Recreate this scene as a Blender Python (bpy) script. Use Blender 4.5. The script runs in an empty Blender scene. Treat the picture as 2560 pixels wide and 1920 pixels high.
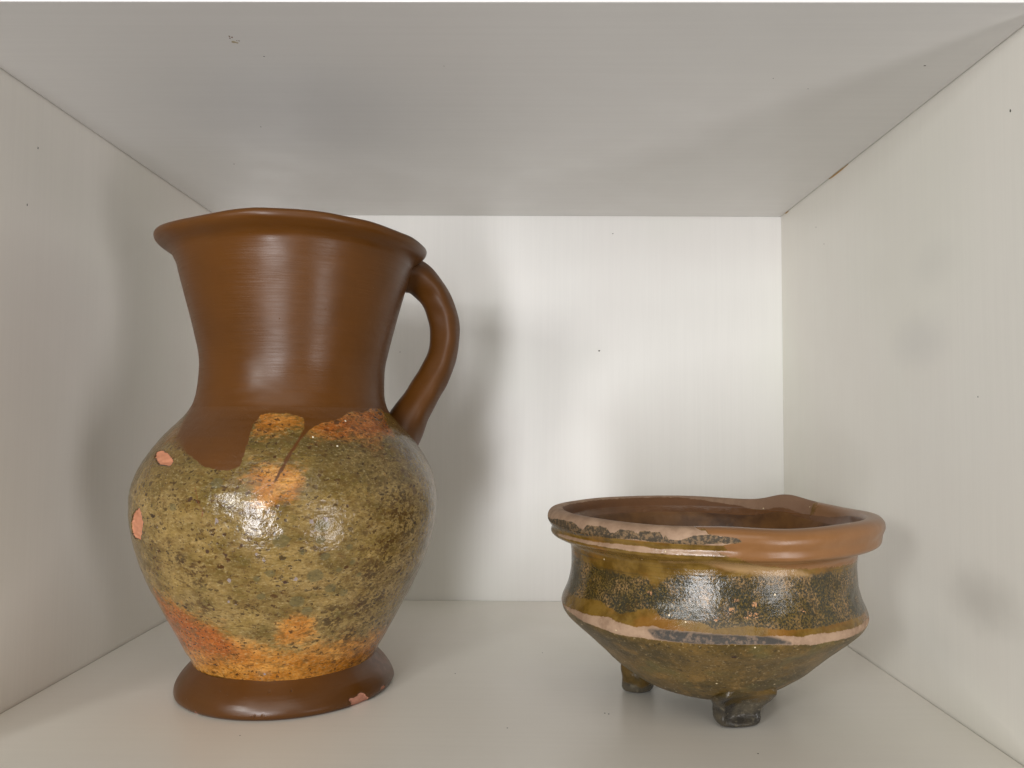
import bpy, math
import numpy as np
from math import radians, pi, sin, cos, degrees, hypot
from mathutils import Matrix, Vector

# ------------------------------------------------------------------ camera
scene = bpy.context.scene
cam_data = bpy.data.cameras.new('camera')
cam = bpy.data.objects.new('camera', cam_data)
scene.collection.objects.link(cam)
cam_data.sensor_width = 36.0
cam_data.lens = 36.0 * 1956.96 / 2560.0
cam_data.clip_start = 0.01
cam_data.clip_end = 50
cam.matrix_world = (Matrix.Translation((0, -0.805, 0.18116)) @ Matrix.Rotation(0.0091212, 4, 'Z')
                    @ Matrix.Rotation(pi / 2 + 0.0489703, 4, 'X') @ Matrix.Rotation(0.00603635, 4, 'Z'))
scene.camera = cam

# ------------------------------------------------------------------ light
world = bpy.data.worlds.new('World')
scene.world = world
world.use_nodes = True
bg = world.node_tree.nodes['Background']
bg.inputs['Color'].default_value = (1.0, 0.93, 0.81, 1)
bg.inputs['Strength'].default_value = 0.15


def area(name, loc, target, sx, sy, power, col):
    d = bpy.data.lights.new(name, 'AREA')
    d.shape = 'RECTANGLE'
    d.size, d.size_y = sx, sy
    d.energy = power
    d.color = col
    o = bpy.data.objects.new(name, d)
    scene.collection.objects.link(o)
    o.location = loc
    o.rotation_euler = (Vector(target) - Vector(loc)).to_track_quat('-Z', 'Y').to_euler()
    return o


area('front_window_light', (-0.34, -1.85, 0.0), (0, -0.2, 0.2), 0.25, 0.76, 19.0, (0.99, 0.985, 1.0))
area('side_window_light', (1.45, -2.0, -0.38), (0, -0.2, 0.2), 0.42, 1.1, 15.0, (1.0, 0.975, 0.97))
area('upper_window_light', (-0.88, -1.80, 0.46), (0.1, -0.2, 0.1), 0.26, 0.32, 8.5, (0.99, 0.995, 0.97))
area('soft_fill_light', (0.1, -2.3, 1.5), (0, -0.2, 0.0), 2.4, 1.4, 18.0, (1.0, 0.965, 0.90))  # added overhead fill to brighten the shelf and lower back, no actual lamp

scene.view_settings.view_transform = 'Standard'
scene.view_settings.look = 'None'
scene.view_settings.gamma = 1
scene.view_settings.exposure = 0.0
scene.cycles.max_bounces = 10
scene.cycles.diffuse_bounces = 6
scene.cycles.caustics_reflective = False
scene.cycles.caustics_refractive = False


# ------------------------------------------------------------------ shader helper
class Mat:
    def __init__(s, name):
        s.m = bpy.data.materials.new(name)
        s.m.use_nodes = True
        s.t = s.m.node_tree
        s.b = s.t.nodes['Principled BSDF']
        s.co = s.t.nodes.new('ShaderNodeTexCoord').outputs['Object']

    def n(s, typ, **kw):
        x = s.t.nodes.new(typ)
        for k, v in kw.items():
            setattr(x, k, v)
        return x

    def put(s, sock, v):
        if isinstance(v, bpy.types.NodeSocket):
            s.t.links.new(v, sock)
        elif isinstance(v, (tuple, list)):
            sock.default_value = tuple(v) + ((1,) if len(v) == 3 and sock.type == 'RGBA' else ())
        else:
            sock.default_value = v

    def math(s, op, a, b=0.0, c=0.0, clamp=False):
        x = s.n('ShaderNodeMath', operation=op, use_clamp=clamp)
        for i, v in enumerate((a, b, c)):
            s.put(x.inputs[i], v)
        return x.outputs[0]

    def add(s, a, b): return s.math('ADD', a, b)
    def sub(s, a, b): return s.math('SUBTRACT', a, b)
    def mul(s, a, b): return s.math('MULTIPLY', a, b)

    def step(s, v, lo, hi, o0=0.0, o1=1.0):
        x = s.n('ShaderNodeMapRange', interpolation_type='SMOOTHSTEP')
        for i, q in enumerate((v, lo, hi, o0, o1)):
            s.put(x.inputs[i], q)
        return x.outputs[0]

    def vec(s, scale, v=None, off=(0, 0, 0), rot=(0, 0, 0)):
        x = s.n('ShaderNodeMapping')
        s.put(x.inputs['Vector'], v if v is not None else s.co)
        x.inputs['Scale'].default_value = scale
        x.inputs['Location'].default_value = off
        x.inputs['Rotation'].default_value = rot
        return x.outputs[0]

    def noise(s, scale, detail=3, rough=0.55, v=None, dist=0.0):
        x = s.n('ShaderNodeTexNoise')
        s.put(x.inputs['Vector'], v if v is not None else s.co)
        x.inputs['Scale'].default_value = scale
        x.inputs['Detail'].default_value = detail
        x.inputs['Roughness'].default_value = rough
        x.inputs['Distortion'].default_value = dist
        return x.outputs['Fac']

    def voro(s, scale, v=None, feature='F1', rnd=1.0):
        x = s.n('ShaderNodeTexVoronoi', feature=feature)
        s.put(x.inputs['Vector'], v if v is not None else s.co)
        x.inputs['Scale'].default_value = scale
        x.inputs['Randomness'].default_value = rnd
        return x

    def mix(s, f, a, b):
        x = s.n('ShaderNodeMix', data_type='RGBA')
        s.put(x.inputs['Factor'], f)
        s.put(x.inputs[6], a)
        s.put(x.inputs[7], b)
        return x.outputs[2]

    def mixf(s, f, a, b):
        x = s.n('ShaderNodeMix', data_type='FLOAT')
        s.put(x.inputs[0], f)
        s.put(x.inputs[2], a)
        s.put(x.inputs[3], b)
        return x.outputs[0]

    def attr(s, name):
        x = s.n('ShaderNodeAttribute', attribute_name=name)
        q = s.n('ShaderNodeSeparateColor')
        s.put(q.inputs[0], x.outputs['Color'])
        return q.outputs[0], q.outputs[1], q.outputs[2], x.outputs['Alpha']

    def bump(s, h, dist, strength=1.0, prev=None):
        x = s.n('ShaderNodeBump')
        s.put(x.inputs['Height'], h)
        x.inputs['Distance'].default_value = dist
        s.put(x.inputs['Strength'], strength)
        if prev is not None:
            s.put(x.inputs['Normal'], prev)
        return x.outputs[0]

    def out(s, col=None, rough=None, normal=None, spec=None, metal=None, coat=None, coat_rough=None):
        for k, v in (('Base Color', col), ('Roughness', rough), ('Normal', normal), ('Specular IOR Level', spec),
                     ('Metallic', metal), ('Coat Weight', coat), ('Coat Roughness', coat_rough)):
            if v is not None:
                s.put(s.b.inputs[k], v)
        return s.m


# ------------------------------------------------------------------ object helpers
def link(name, me, mat=None, parent=None, label=None):
    o = bpy.data.objects.new(name, me)
    scene.collection.objects.link(o)
    if mat is not None:
        me.materials.append(mat)
    if parent is not None:
        o.parent = parent
        o.matrix_parent_inverse = parent.matrix_world.inverted()
    if label:
        o['label'] = label
    return o


def thing(name, loc, label, category):
    o = bpy.data.objects.new(name, None)
    o.empty_display_size = 0.05
    scene.collection.objects.link(o)
    o.location = loc
    bpy.context.view_layer.update()
    o['label'] = label
    o['category'] = category
    return o


FEAT = {
    'brown_low': [(-144.4,184.8),(-129.0,168.6),(-111.7,159.2),(-104.6,154.2),(-99.3,152.2),(-94.8,152.1),(-91.4,154.5),(-90.8,161.4),(-90.5,169.3),(-91.0,179.3),(-88.8,184.9),(-84.5,186.3),(-75.4,186.0),(-68.0,183.2),(-68.1,177.1),(-70.6,171.2),(-73.6,165.0),(-76.2,158.0),(-78.0,151.1),(-79.6,145.2),(-78.4,146.0),(-76.3,152.8),(-74.4,158.8),(-72.2,165.0),(-69.4,171.2),(-65.8,176.2),(-59.6,180.0),(-52.3,181.4),(-45.8,185.4),(-39.9,187.9),(-32.5,187.0),(-24.0,189.7),(-15.0,189.9),(-4.2,187.0)],
    'or1': [(-91.6,181.1),(-89.2,186.8),(-75.5,187.9),(-66.8,184.2),(-67.8,175.7),(-78.8,174.3),(-89.9,172.0)],
    'or2': [(-66.6,174.8),(-59.4,181.4),(-45.0,187.3),(-23.3,191.8),(-11.1,187.9),(-20.6,174.6),(-31.9,169.8),(-49.9,170.2),(-61.5,173.5)],
    'or3': [(-90.1,148.6),(-87.5,153.3),(-80.3,155.4),(-73.5,153.6),(-69.9,147.5),(-70.4,138.1),(-73.3,133.1),(-78.5,130.7),(-83.3,135.0),(-87.0,141.8)],
    'or4': [(-140.2,76.5),(-135.2,73.7),(-127.0,70.7),(-117.9,66.8),(-112.5,61.9),(-105.2,57.8),(-99.1,52.4),(-95.1,47.4),(-81.5,42.0),(-69.7,41.0),(-51.0,42.7),(-26.5,42.8),(1.2,41.7)],
    'or5': [(-77.6,60.2),(-70.6,62.9),(-63.7,60.2),(-61.1,51.1),(-65.0,43.8),(-74.5,46.9),(-77.7,53.3)],
    'clay1': [(-135.6,158.1),(-137.7,161.0),(-133.7,162.4),(-128.0,161.2),(-123.6,158.7),(-120.7,156.4),(-120.3,154.2),(-123.0,153.6),(-128.5,154.7)],
    'clay2': [(-143.6,116.2),(-139.0,123.6),(-133.4,127.9),(-131.1,123.9),(-130.6,117.6),(-133.7,107.9),(-139.8,108.2),(-143.6,110.9)],
    'footchip': [(-42.1,5.5),(-34.0,7.5),(-28.5,3.1),(-27.6,0.5),(-33.4,0.5),(-39.2,0.6)],
    'footchip2': [(-125.5,0.6),(-124.4,0.7),(-120.3,0.5),(-118.4,0.6),(-121.8,0.6)],
    'footchip3': [(-19.2,4.9),(-14.6,5.2),(-12.0,2.0),(-16.8,2.2)],
    'spots': [(-69.6,105.1,22),(-61.9,101.9,36),(-79.9,93.0,32),(-64.7,90.2,58),(-58.6,81.6,42),(-53.0,77.5,32),(-70.2,112.8,14),(-74.5,113.0,22),(-70.6,74.6,52),(-63.8,111.7,34),(-63.5,120.2,54),(-76.4,112.3,58),(-53.6,106.3,24),(-51.7,96.6,20),(-113.8,130.4,30),(-56.4,92.7,22),(-66.5,68.0,40),(-84.5,89.9,26),(-83.4,78.9,30),(-98.2,145.0,45),(-48.2,88.2,22)],
    'lilac': [(-67.2,123.1,26),(-62.2,124.0,28),(-97.1,124.1,26),(-94.1,88.9,20),(-71.2,88.6,24),(-93.1,73.5,14),(-95.6,75.3,14),(-84.1,105.0,18),(-82.0,100.9,15),(-121.1,118.1,8),(-65.9,117.3,10),(-85.6,25.7,18)],
    'darksp': [(-100.7,105.9,20),(-88.9,109.9,16),(-70.2,113.2,13),(-75.1,87.3,16),(-78.4,89.9,14),(-102.1,91.2,14),(-101.0,135.5,1),(-105.0,105.5,10),(-94.2,103.9,16),(-106.8,136.1,18),(-107.5,134.8,12),(-84.6,149.5,10),(-83.4,151.8,12),(-70.6,152.0,9),(-16.4,166.9,18),(-2.3,141.5,14),(-11.8,153.5,14),(-123.7,170.6,34),(-102.8,69.8,16)],
    'white': [(-119.3,188.6,3),(-121.0,148.8,4),(-55.5,166.1,7),(-65.0,171.5,7),(-46.8,181.5,7)],
    'cluster': [(-32.6,129.1,170),(-27.5,114.7,150),(-38.6,105.4,120),(-43.1,89.1,110),(-41.8,66.8,130),(-55.1,61.9,120),(-44.7,47.9,90),(-36.9,95.4,70),(-34.4,69.9,80),(-63.0,104.8,40),(-106.5,91.7,100),(-106.2,72.5,70),(-111.9,100.2,60)],
    'mark': [(-93.4,4.4),(-91.5,4.4),(-89.7,2.4),(-89.6,5.0),(-89.1,5.2),(-88.3,4.9),(-88.4,2.4),(-83.9,3.4),(-71.2,15.1),(-82.4,15.3)],
    'b_paint_rim': [(-99.9,125.2),(-99.8,111.9)],
    'b_dark_rim': [(178.6,119.0),(-169.7,120.0),(-163.1,121.7),(-157.6,122.1),(-153.9,121.7),(-151.7,122.4),(-148.8,121.0),(-147.2,119.0),(-145.2,118.9),(-143.8,122.0),(-140.9,122.3),(-135.5,122.0),(-133.7,119.8),(-131.9,119.9),(-130.5,122.1),(-128.2,122.3),(-125.6,122.0),(-124.2,120.9),(-123.5,122.6),(-119.8,122.6),(-117.3,122.7),(-115.6,121.7),(-116.1,119.4),(-114.6,118.8),(-110.9,119.2),(-107.4,121.2),(-103.9,122.0),(-100.1,121.3)],
    'b_dark_rim_low': [(178.4,112.4),(-161.2,115.2),(-149.7,114.9),(-140.9,115.9),(-134.0,116.4),(-125.0,117.6),(-117.1,117.4),(-112.2,116.7),(-105.1,116.6),(-100.4,117.4)],
    'b_clay_rim_low': [(-173.2,111.2),(-162.5,112.3),(-151.4,113.0),(-143.7,112.6),(-136.4,113.2),(-129.9,113.8),(-124.1,114.0),(-118.8,113.4),(-112.4,113.9),(-105.1,113.7),(-100.3,113.2)],
    'b_darkband_top': [(-159.0,99.9),(-151.4,97.3),(-143.7,98.2),(-137.5,96.2),(-130.0,95.9),(-125.5,95.3),(-125.2,90.3),(-123.2,84.3),(-118.3,98.9),(-114.1,99.9),(-105.4,100.0),(-99.5,99.6)],
    'b_darkband_low': [(-160.2,73.0),(-145.5,76.2),(-134.9,71.7),(-127.5,76.1),(-122.5,78.0),(-118.7,73.7),(-106.6,73.9),(-101.4,70.6),(-90.9,72.7),(-80.0,70.9),(-67.7,70.1),(-55.7,70.9),(-40.7,70.2)],
    'b_clayband_top': [(178.0,64.1),(-158.8,66.7),(-149.6,67.2),(-139.6,69.4),(-135.7,67.9),(-127.7,67.6),(-121.9,69.8),(-117.3,68.7),(-106.6,68.8),(-91.1,68.4),(-80.3,68.1),(-73.5,67.3),(-64.8,67.3),(-52.4,66.4),(-37.4,66.2)],
    'b_clayband_low': [(-166.4,63.9),(-152.6,62.2),(-143.2,62.3),(-135.8,61.0),(-122.8,62.2),(-111.8,62.9),(-101.5,63.4),(-91.3,63.9),(-80.6,63.5),(-68.2,62.0),(-57.1,62.2),(-42.5,62.2)],
    'b_smudge': [(-122.8,67.1),(-117.3,68.2),(-106.6,68.0),(-96.3,68.1),(-85.8,67.9),(-80.5,66.1),(-77.2,64.0),(-86.1,64.1),(-96.4,64.0),(-106.6,63.3),(-114.4,63.4),(-120.5,63.8)],
    'b_paint_low': [(-100.1,112.3),(-94.4,108.7),(-85.1,104.5),(-72.1,101.8),(-56.7,100.9),(-23.7,98.9)],
    'b_pit': [(-95.0,55.6)],
    'b_wear': [(-119.9,104.6),(-114.7,105.0),(-106.4,105.9),(-95.7,101.4),(-78.4,98.6),(-64.9,97.5),(-72.3,102.3),(-91.1,106.0),(-101.4,108.0)],
    'b_orangefleck': [(-95.9,80.6),(-89.9,78.7),(-94.1,85.6),(-87.8,83.7),(-87.7,78.3)],
    'crack': [(-93.0,149.0),(-90.0,146.9),(-87.8,141.8),(-85.4,139.4),(-83.1,142.0),(-81.3,144.8),(-79.3,145.3)],
    'hairline': [(-105.8,142.2),(-104.6,137.1),(-103.6,132.9),(-101.9,128.6),(-102.2,125.1)],
    'slash': [(-88.4,74.1),(-86.5,72.1),(-84.5,68.5)],
    'leftline': [(-134.2,88.6),(-131.6,80.5),(-127.9,74.4),(-123.0,71.1)],
    'scratch': [(-78.6,244.3),(-79.4,240.3),(-80.1,236.3)],
}

# ------------------------------------------------------------------ cabinet
XL, XR, ZT, YF = -0.3191, 0.2707, 0.3957, -0.4152


def laminate(name, axis, rough_=(0.34, 0.44), relief=0.30, mot=0.30, tone=(0.81, 0.782, 0.725), patches=(), stains=(), shade=1.0):
    """White woodgrain laminate; axis is the direction the grain runs along."""
    M = Mat(name)
    st = {'x': (7, 300, 300), 'y': (620, 12, 620), 'z': (620, 620, 12)}[axis]
    st2 = {'x': (3, 170, 170), 'y': (260, 4, 260), 'z': (260, 260, 4)}[axis]
    g1 = M.noise(1.0, 3, 0.6, M.vec(st))
    g2 = M.noise(1.0, 2, 0.5, M.vec(st2))
    grain = M.add(M.mul(g1, 0.6), M.mul(g2, 0.4))
    mott = M.noise(7.0, 3, 0.5)
    col = M.mix(M.step(grain, 0.38, 0.62), tuple(c * 0.986 for c in tone), tuple(min(1, c * 1.007) for c in tone))
    col = M.mix(M.mul(M.step(mott, 0.42, 0.7), mot), col, (tone[0] * 0.93, tone[1] * 0.90, tone[2] * 0.90))
    mott2 = M.noise(5.0, 2, 0.5, M.vec((1, 1, 1), off=(3.1, 1.7, 9.2)))
    col = M.mix(M.mul(M.step(mott2, 0.45, 0.68), mot), col, (tone[0] * 0.92, tone[1] * 0.955, tone[2] * 0.91))
    for (p, r, k, c) in patches:  # soft grey patches in the board colour, longer along the depth
        d = M.n('ShaderNodeVectorMath', operation='DISTANCE')
        warp = M.n('ShaderNodeVectorMath', operation='SUBTRACT')
        M.put(warp.inputs[0], M.co)
        warp.inputs[1].default_value = p
        sq_ = M.n('ShaderNodeVectorMath', operation='MULTIPLY')
        M.put(sq_.inputs[0], warp.outputs[0])
        sq_.inputs[1].default_value = (1.0, 0.5, 1.0)
        sc = M.n('ShaderNodeVectorMath', operation='LENGTH')
        M.put(sc.inputs[0], sq_.outputs[0])
        dd = M.add(sc.outputs['Value'], M.mul(M.sub(M.noise(55, 3, 0.6), 0.5), r * 0.5))
        f = M.mul(M.step(dd, r * 1.25, r * 0.1), k)
        col = M.mix(f, col, c)
    h = M.bump(grain, 0.00010, relief)
    rough = M.step(M.noise(30, 3), 0.3, 0.7, *rough_)
    return M.out(col, rough, h, spec=0.42)


def slab(name, lo, hi, mat, parent, label=None, bev=0.0006):
    """Board with softly rounded arrises."""
    import bmesh
    bm = bmesh.new()
    bmesh.ops.create_cube(bm, size=1)
    c = [(a + b) / 2 for a, b in zip(lo, hi)]
    for v in bm.verts:
        v.co = Vector([c[i] + v.co[i] * (hi[i] - lo[i]) for i in range(3)])
    bmesh.ops.bevel(bm, geom=bm.edges[:], offset=bev, segments=2, affect='EDGES', profile=0.5)
    me = bpy.data.meshes.new(name)
    bm.to_mesh(me)
    bm.free()
    return link(name, me, mat, parent, label)


cabinet = thing('cabinet', (0, 0, 0), 'open white woodgrain cabinet compartment around the jug and bowl', 'cabinet')
T = 0.018
G = 0.0008
m_shelf = laminate('white_laminate_shelf', 'x', rough_=(0.285, 0.35), relief=0.16)
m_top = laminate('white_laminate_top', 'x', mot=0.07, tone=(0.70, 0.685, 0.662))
m_left = laminate('white_laminate_left', 'z', tone=(0.82, 0.79, 0.74))
m_right = laminate('white_laminate_right', 'z', tone=(0.79, 0.768, 0.705), patches=[
    ((XR, -0.274, 0.238), 0.021, 0.24, (0.45, 0.44, 0.44)), ((XR, -0.294, 0.287), 0.018, 0.15, (0.50, 0.49, 0.47)),
    ((XR, -0.341, 0.079), 0.021, 0.38, (0.40, 0.38, 0.34)), ((XR, -0.281, 0.037), 0.022, 0.14, (0.45, 0.45, 0.42))])
m_back = laminate('white_laminate_back', 'z', tone=(0.80, 0.788, 0.762))
slab('shelf_board', (XL + G, YF + 0.001, -T), (XR - G, -G, 0), m_shelf, cabinet, 'pale shelf board with faint grain the pots stand on')
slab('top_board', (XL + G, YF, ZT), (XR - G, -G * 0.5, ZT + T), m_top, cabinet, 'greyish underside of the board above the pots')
slab('side_panel', (XL - T, YF, -0.12), (XL, 0.0, ZT + 0.12), m_left, cabinet, 'left white side panel beside the jug')
slab('side_panel', (XR, YF, -0.12), (XR + T, 0.0, ZT + 0.12), m_right, cabinet, 'right white side panel with faint grey patches')
slab('back_panel', (XL - T, 0.0004, -0.12), (XR + T, 0.0064, ZT + 0.12), m_back, cabinet, 'bright white back panel behind the pots')


def solid(name, col, rough=0.6):
    M = Mat(name)
    c = M.mix(M.noise(800, 3), tuple(x * 0.8 for x in col), tuple(min(1, x * 1.15) for x in col))
    return M.out(c, rough)


m_dirt = solid('dark_dirt', (0.05, 0.045, 0.04), 0.8)
m_rust = solid('rusty_residue', (0.16, 0.07, 0.04), 0.7)
m_glue = solid('yellowed_glue', (0.40, 0.33, 0.20), 0.5)
m_core = solid('bare_chipboard', (0.45, 0.27, 0.10), 0.8)

rng = np.random.default_rng(5)


def blob(verts, faces, c, u, v, n, a, b, h, ang=0.0):
    """low irregular bump lying on a surface: centre, two tangents, normal, radii, height"""
    c, u, v, n = (np.array(q, float) for q in (c, u, v, n))
    k0 = len(verts)
    K = 9
    ca, sa = cos(ang), sin(ang)
    for ring, (f, hh) in enumerate(((1.0, -0.00002), (0.8, 0.6), (0.4, 1.0))):
        for i in range(K):
            t = 2 * pi * i / K
            w = f * (1 + rng.uniform(-0.28, 0.28))
            p, q = a * w * cos(t), b * w * sin(t)
            p, q = p * ca - q * sa, p * sa + q * ca
            verts.append(tuple(c + u * p + v * q + n * (hh * h if ring else hh)))
    verts.append(tuple(c + n * h))
    for r in range(2):
        for i in range(K):
            j = (i + 1) % K
            faces.append((k0 + r * K + i, k0 + r * K + j, k0 + (r + 1) * K + j, k0 + (r + 1) * K + i))
    for i in range(K):
        faces.append((k0 + 2 * K + i, k0 + 2 * K + (i + 1) % K, k0 + 3 * K))


def flecks(name, items, mat, label):
    vs, fs = [], []
    for it in items:
        blob(vs, fs, *it)
    me = bpy.data.meshes.new(name)
    me.from_pydata(vs, [], fs)
    for p in me.polygons:
        p.use_smooth = True
    o = link(name, me, mat, cabinet, label)
    o['kind'] = 'stuff'
    return o


X, Y, Z = (1, 0, 0), (0, 1, 0), (0, 0, 1)
NX, NY, NZ = (-1, 0, 0), (0, -1, 0), (0, 0, -1)
flecks('dirt_specks', [((0.2707, -0.3778, 0.35484), Y, Z, NX, 0.00066, 0.00105, 0.00015, 0.00),
        ((0.2707, -0.34103, 0.19788), Y, Z, NX, 0.00038, 0.00062, 0.00015, 0.00),
        ((0.08234, 0.0, 0.25538), X, Z, NY, 0.00100, 0.00066, 0.00015, 0.00),
        ((0.24147, -0.3447, 0.3957), X, Y, NZ, 0.00072, 0.00055, 0.00015, 0.00),
        ((0.15687, -0.32687, 0.3957), X, Y, NZ, 0.00028, 0.00045, 0.00015, 0.00),
        ((0.18396, -0.31182, 0.3957), X, Y, NZ, 0.00026, 0.00042, 0.00015, 0.00),
        ((0.2707, -0.11264, 0.34143), Y, Z, NX, 0.00039, 0.00062, 0.00015, 0.00),
        ((0.2707, -0.09452, 0.36112), Y, Z, NX, 0.00040, 0.00064, 0.00015, 0.00),
        ((0.13252, -0.3638, 0.0), X, Y, Z, 0.00051, 0.00057, 0.00015, 0.00),
        ((0.05468, -0.30589, 0.0), X, Y, Z, 0.00044, 0.00061, 0.00015, 0.00),
        ((0.05703, -0.30717, 0.0), X, Y, Z, 0.00052, 0.00061, 0.00015, 0.00),
        ((-0.00594, -0.3311, 0.0), X, Y, Z, 0.00047, 0.00050, 0.00015, 0.00),
        ((-0.04492, -0.23147, 0.0), X, Y, Z, 0.00049, 0.00049, 0.00015, 0.00),
        ((-0.15965, -0.34611, 0.0), X, Y, Z, 0.00040, 0.00042, 0.00015, 0.00),
        ((0.01951, -0.17854, 0.0), X, Y, Z, 0.00040, 0.00043, 0.00015, 0.00),
        ((0.09637, 0.0, 0.37754), X, Z, NY, 0.00068, 0.00043, 0.00015, 0.00),
        ((-0.15143, -0.35498, 0.3957), X, Y, NZ, 0.00053, 0.00043, 0.00015, 0.00),
        ((-0.04641, -0.34298, 0.3957), X, Y, NZ, 0.00026, 0.00033, 0.00015, 0.00),
        ((-0.23962, -0.16183, 0.3957), X, Y, NZ, 0.00059, 0.00071, 0.00015, 0.00),
        ((-0.3191, -0.29828, 0.36053), Y, Z, X, 0.00051, 0.00092, 0.00015, 0.00),
        ((-0.3191, -0.30732, 0.31994), Y, Z, X, 0.00047, 0.00089, 0.00015, 0.00),
        ((-0.18975, -0.24471, 0.3957), X, Y, NZ, 0.00051, 0.00051, 0.00015, 0.00),
        ((0.2707, -0.15994, 0.02453), Y, Z, NX, 0.00044, 0.00059, 0.00015, 0.00),
        ((-0.12325, 0.0, 0.25306), X, Z, NY, 0.00042, 0.00033, 0.00015, 0.00)], m_dirt, 'tiny dark specks scattered over the white boards')
flecks('rust_marks', [((-0.16304, -0.37888, 0.3957), X, Y, NZ, 0.00041, 0.00091, 0.00015, 0.00),
        ((-0.16191, -0.37797, 0.3957), X, Y, NZ, 0.00057, 0.00074, 0.00015, 0.00),
        ((-0.16062, -0.37407, 0.3957), X, Y, NZ, 0.00026, 0.00058, 0.00015, 0.00),
        ((-0.15946, -0.37384, 0.3957), X, Y, NZ, 0.00034, 0.00062, 0.00015, 0.00),
        ((-0.16355, -0.3766, 0.3957), X, Y, NZ, 0.00026, 0.00083, 0.00015, 0.00)], m_rust, 'small brown residue mark on the board above')
flecks('glue_stain', [((-0.16304, -0.37243, 0.3957), X, Y, NZ, 0.00143, 0.00146, 0.00006, 0.00),
        ((-0.16132, -0.3715, 0.3957), X, Y, NZ, 0.00078, 0.00083, 0.00006, 0.00)], m_glue, 'yellowish stain below the brown mark on the board above')
flecks('edge_chips', [((XR - 0.0004, -0.1440, ZT - 0.0002), Y, X, NZ, 0.0200, 0.0008, 0.0007, 0.0), ((XR - 0.0004, -0.0187, ZT - 0.0002), Y, X, NZ, 0.0055, 0.0006, 0.0006, 0.0)], m_core, 'bare brown chips along the right ceiling joint')



# ------------------------------------------------------------------ lathe helper
def smooth_profile(tab, n):
    """resample (z, r) polyline evenly with a Catmull-Rom spline"""
    P = np.array(tab, float)
    d = np.r_[0, np.cumsum(np.hypot(*np.diff(P, axis=0).T))]
    s = np.linspace(0, d[-1], n)
    out = np.zeros((n, 2))
    m = np.zeros_like(P)
    m[1:-1] = (P[2:] - P[:-2]) / (d[2:] - d[:-2])[:, None]
    m[0] = (P[1] - P[0]) / (d[1] - d[0])
    m[-1] = (P[-1] - P[-2]) / (d[-1] - d[-2])
    i = np.clip(np.searchsorted(d, s, 'right') - 1, 0, len(P) - 2)
    h = (d[i + 1] - d[i])
    t = (s - d[i]) / h
    h = h[:, None]
    t = t[:, None]
    return ((2 * t**3 - 3 * t**2 + 1) * P[i] + (t**3 - 2 * t**2 + t) * h * m[i]
            + (-2 * t**3 + 3 * t**2) * P[i + 1] + (t**3 - t**2) * h * m[i + 1])


def grid_normals(P):
    du = np.roll(P, -1, 1) - np.roll(P, 1, 1)
    dv = np.empty_like(P)
    dv[1:-1] = P[2:] - P[:-2]
    dv[0] = P[1] - P[0]
    dv[-1] = P[-1] - P[-2]
    n = np.cross(du, dv)
    n /= np.maximum(np.linalg.norm(n, axis=2, keepdims=True), 1e-12)
    return n


def grid_part(name, P, N, i0, i1, mat, parent, attrs=None, label=None, cap=None):
    """rows i0..i1 of a closed-round grid as one mesh, keeping the normals of the whole surface"""
    Q = P[i0:i1 + 1]
    R_, C_ = Q.shape[:2]
    idx = np.arange(R_ * C_).reshape(R_, C_)
    a = idx[:-1]
    b = np.roll(idx, -1, 1)[:-1]
    c = np.roll(idx, -1, 1)[1:]
    d = idx[1:]
    F = np.stack([a, b, c, d], -1).reshape(-1, 4)
    me = bpy.data.meshes.new(name)
    me.vertices.add(R_ * C_)
    me.vertices.foreach_set('co', Q.reshape(-1).astype(np.float32))
    me.loops.add(F.size)
    me.loops.foreach_set('vertex_index', F.reshape(-1).astype(np.int32))
    me.polygons.add(len(F))
    me.polygons.foreach_set('loop_start', np.arange(0, F.size, 4, dtype=np.int32))
    me.polygons.foreach_set('loop_total', np.full(len(F), 4, dtype=np.int32))
    me.update(calc_edges=True)
    me.validate()
    me.shade_smooth()
    me.normals_split_custom_set_from_vertices(N[i0:i1 + 1].reshape(-1, 3).tolist())
    for k, v in (attrs or {}).items():
        at = me.attributes.new(k, 'FLOAT_COLOR', 'POINT')
        at.data.foreach_set('color', v[i0:i1 + 1].reshape(-1).astype(np.float32))
    return link(name, me, mat, parent, label)


def sd_poly(U, V, pts):
    """signed distance to a polygon, positive inside"""
    U, V = np.broadcast_arrays(U, V)
    pts = np.array(pts, float)
    best = np.full(U.shape, 1e9)
    inside = np.zeros(U.shape, bool)
    for i in range(len(pts)):
        (x0, y0), (x1, y1) = pts[i], pts[(i + 1) % len(pts)]
        dx, dy = x1 - x0, y1 - y0
        t = np.clip(((U - x0) * dx + (V - y0) * dy) / (dx * dx + dy * dy + 1e-12), 0, 1)
        best = np.minimum(best, np.hypot(U - x0 - t * dx, V - y0 - t * dy))
        cond = ((y0 > V) != (y1 > V)) & (U < (x1 - x0) * (V - y0) / (y1 - y0 + 1e-12) + x0)
        inside ^= cond
    return np.where(inside, best, -best)


def value_noise(theta, z, seed, kt, kz, octs=3):
    """smooth periodic noise on the surface of a pot, about -1..1"""
    r = np.random.default_rng(seed)
    out = np.zeros(np.broadcast(theta, z).shape)
    amp, tot = 1.0, 0.0
    for o in range(octs):
        for _ in range(5):
            a = r.integers(-kt * 2**o, kt * 2**o + 1)
            b = r.uniform(-kz, kz) * 2**o
            out = out + amp * np.sin(a * theta + b * z + r.uniform(0, 6.28))
        tot += amp * 1.6
        amp *= 0.5
    return out / tot


def smooth(x, a, b):
    t = np.clip((x - a) / (b - a), 0, 1)
    return t * t * (3 - 2 * t)


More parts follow.
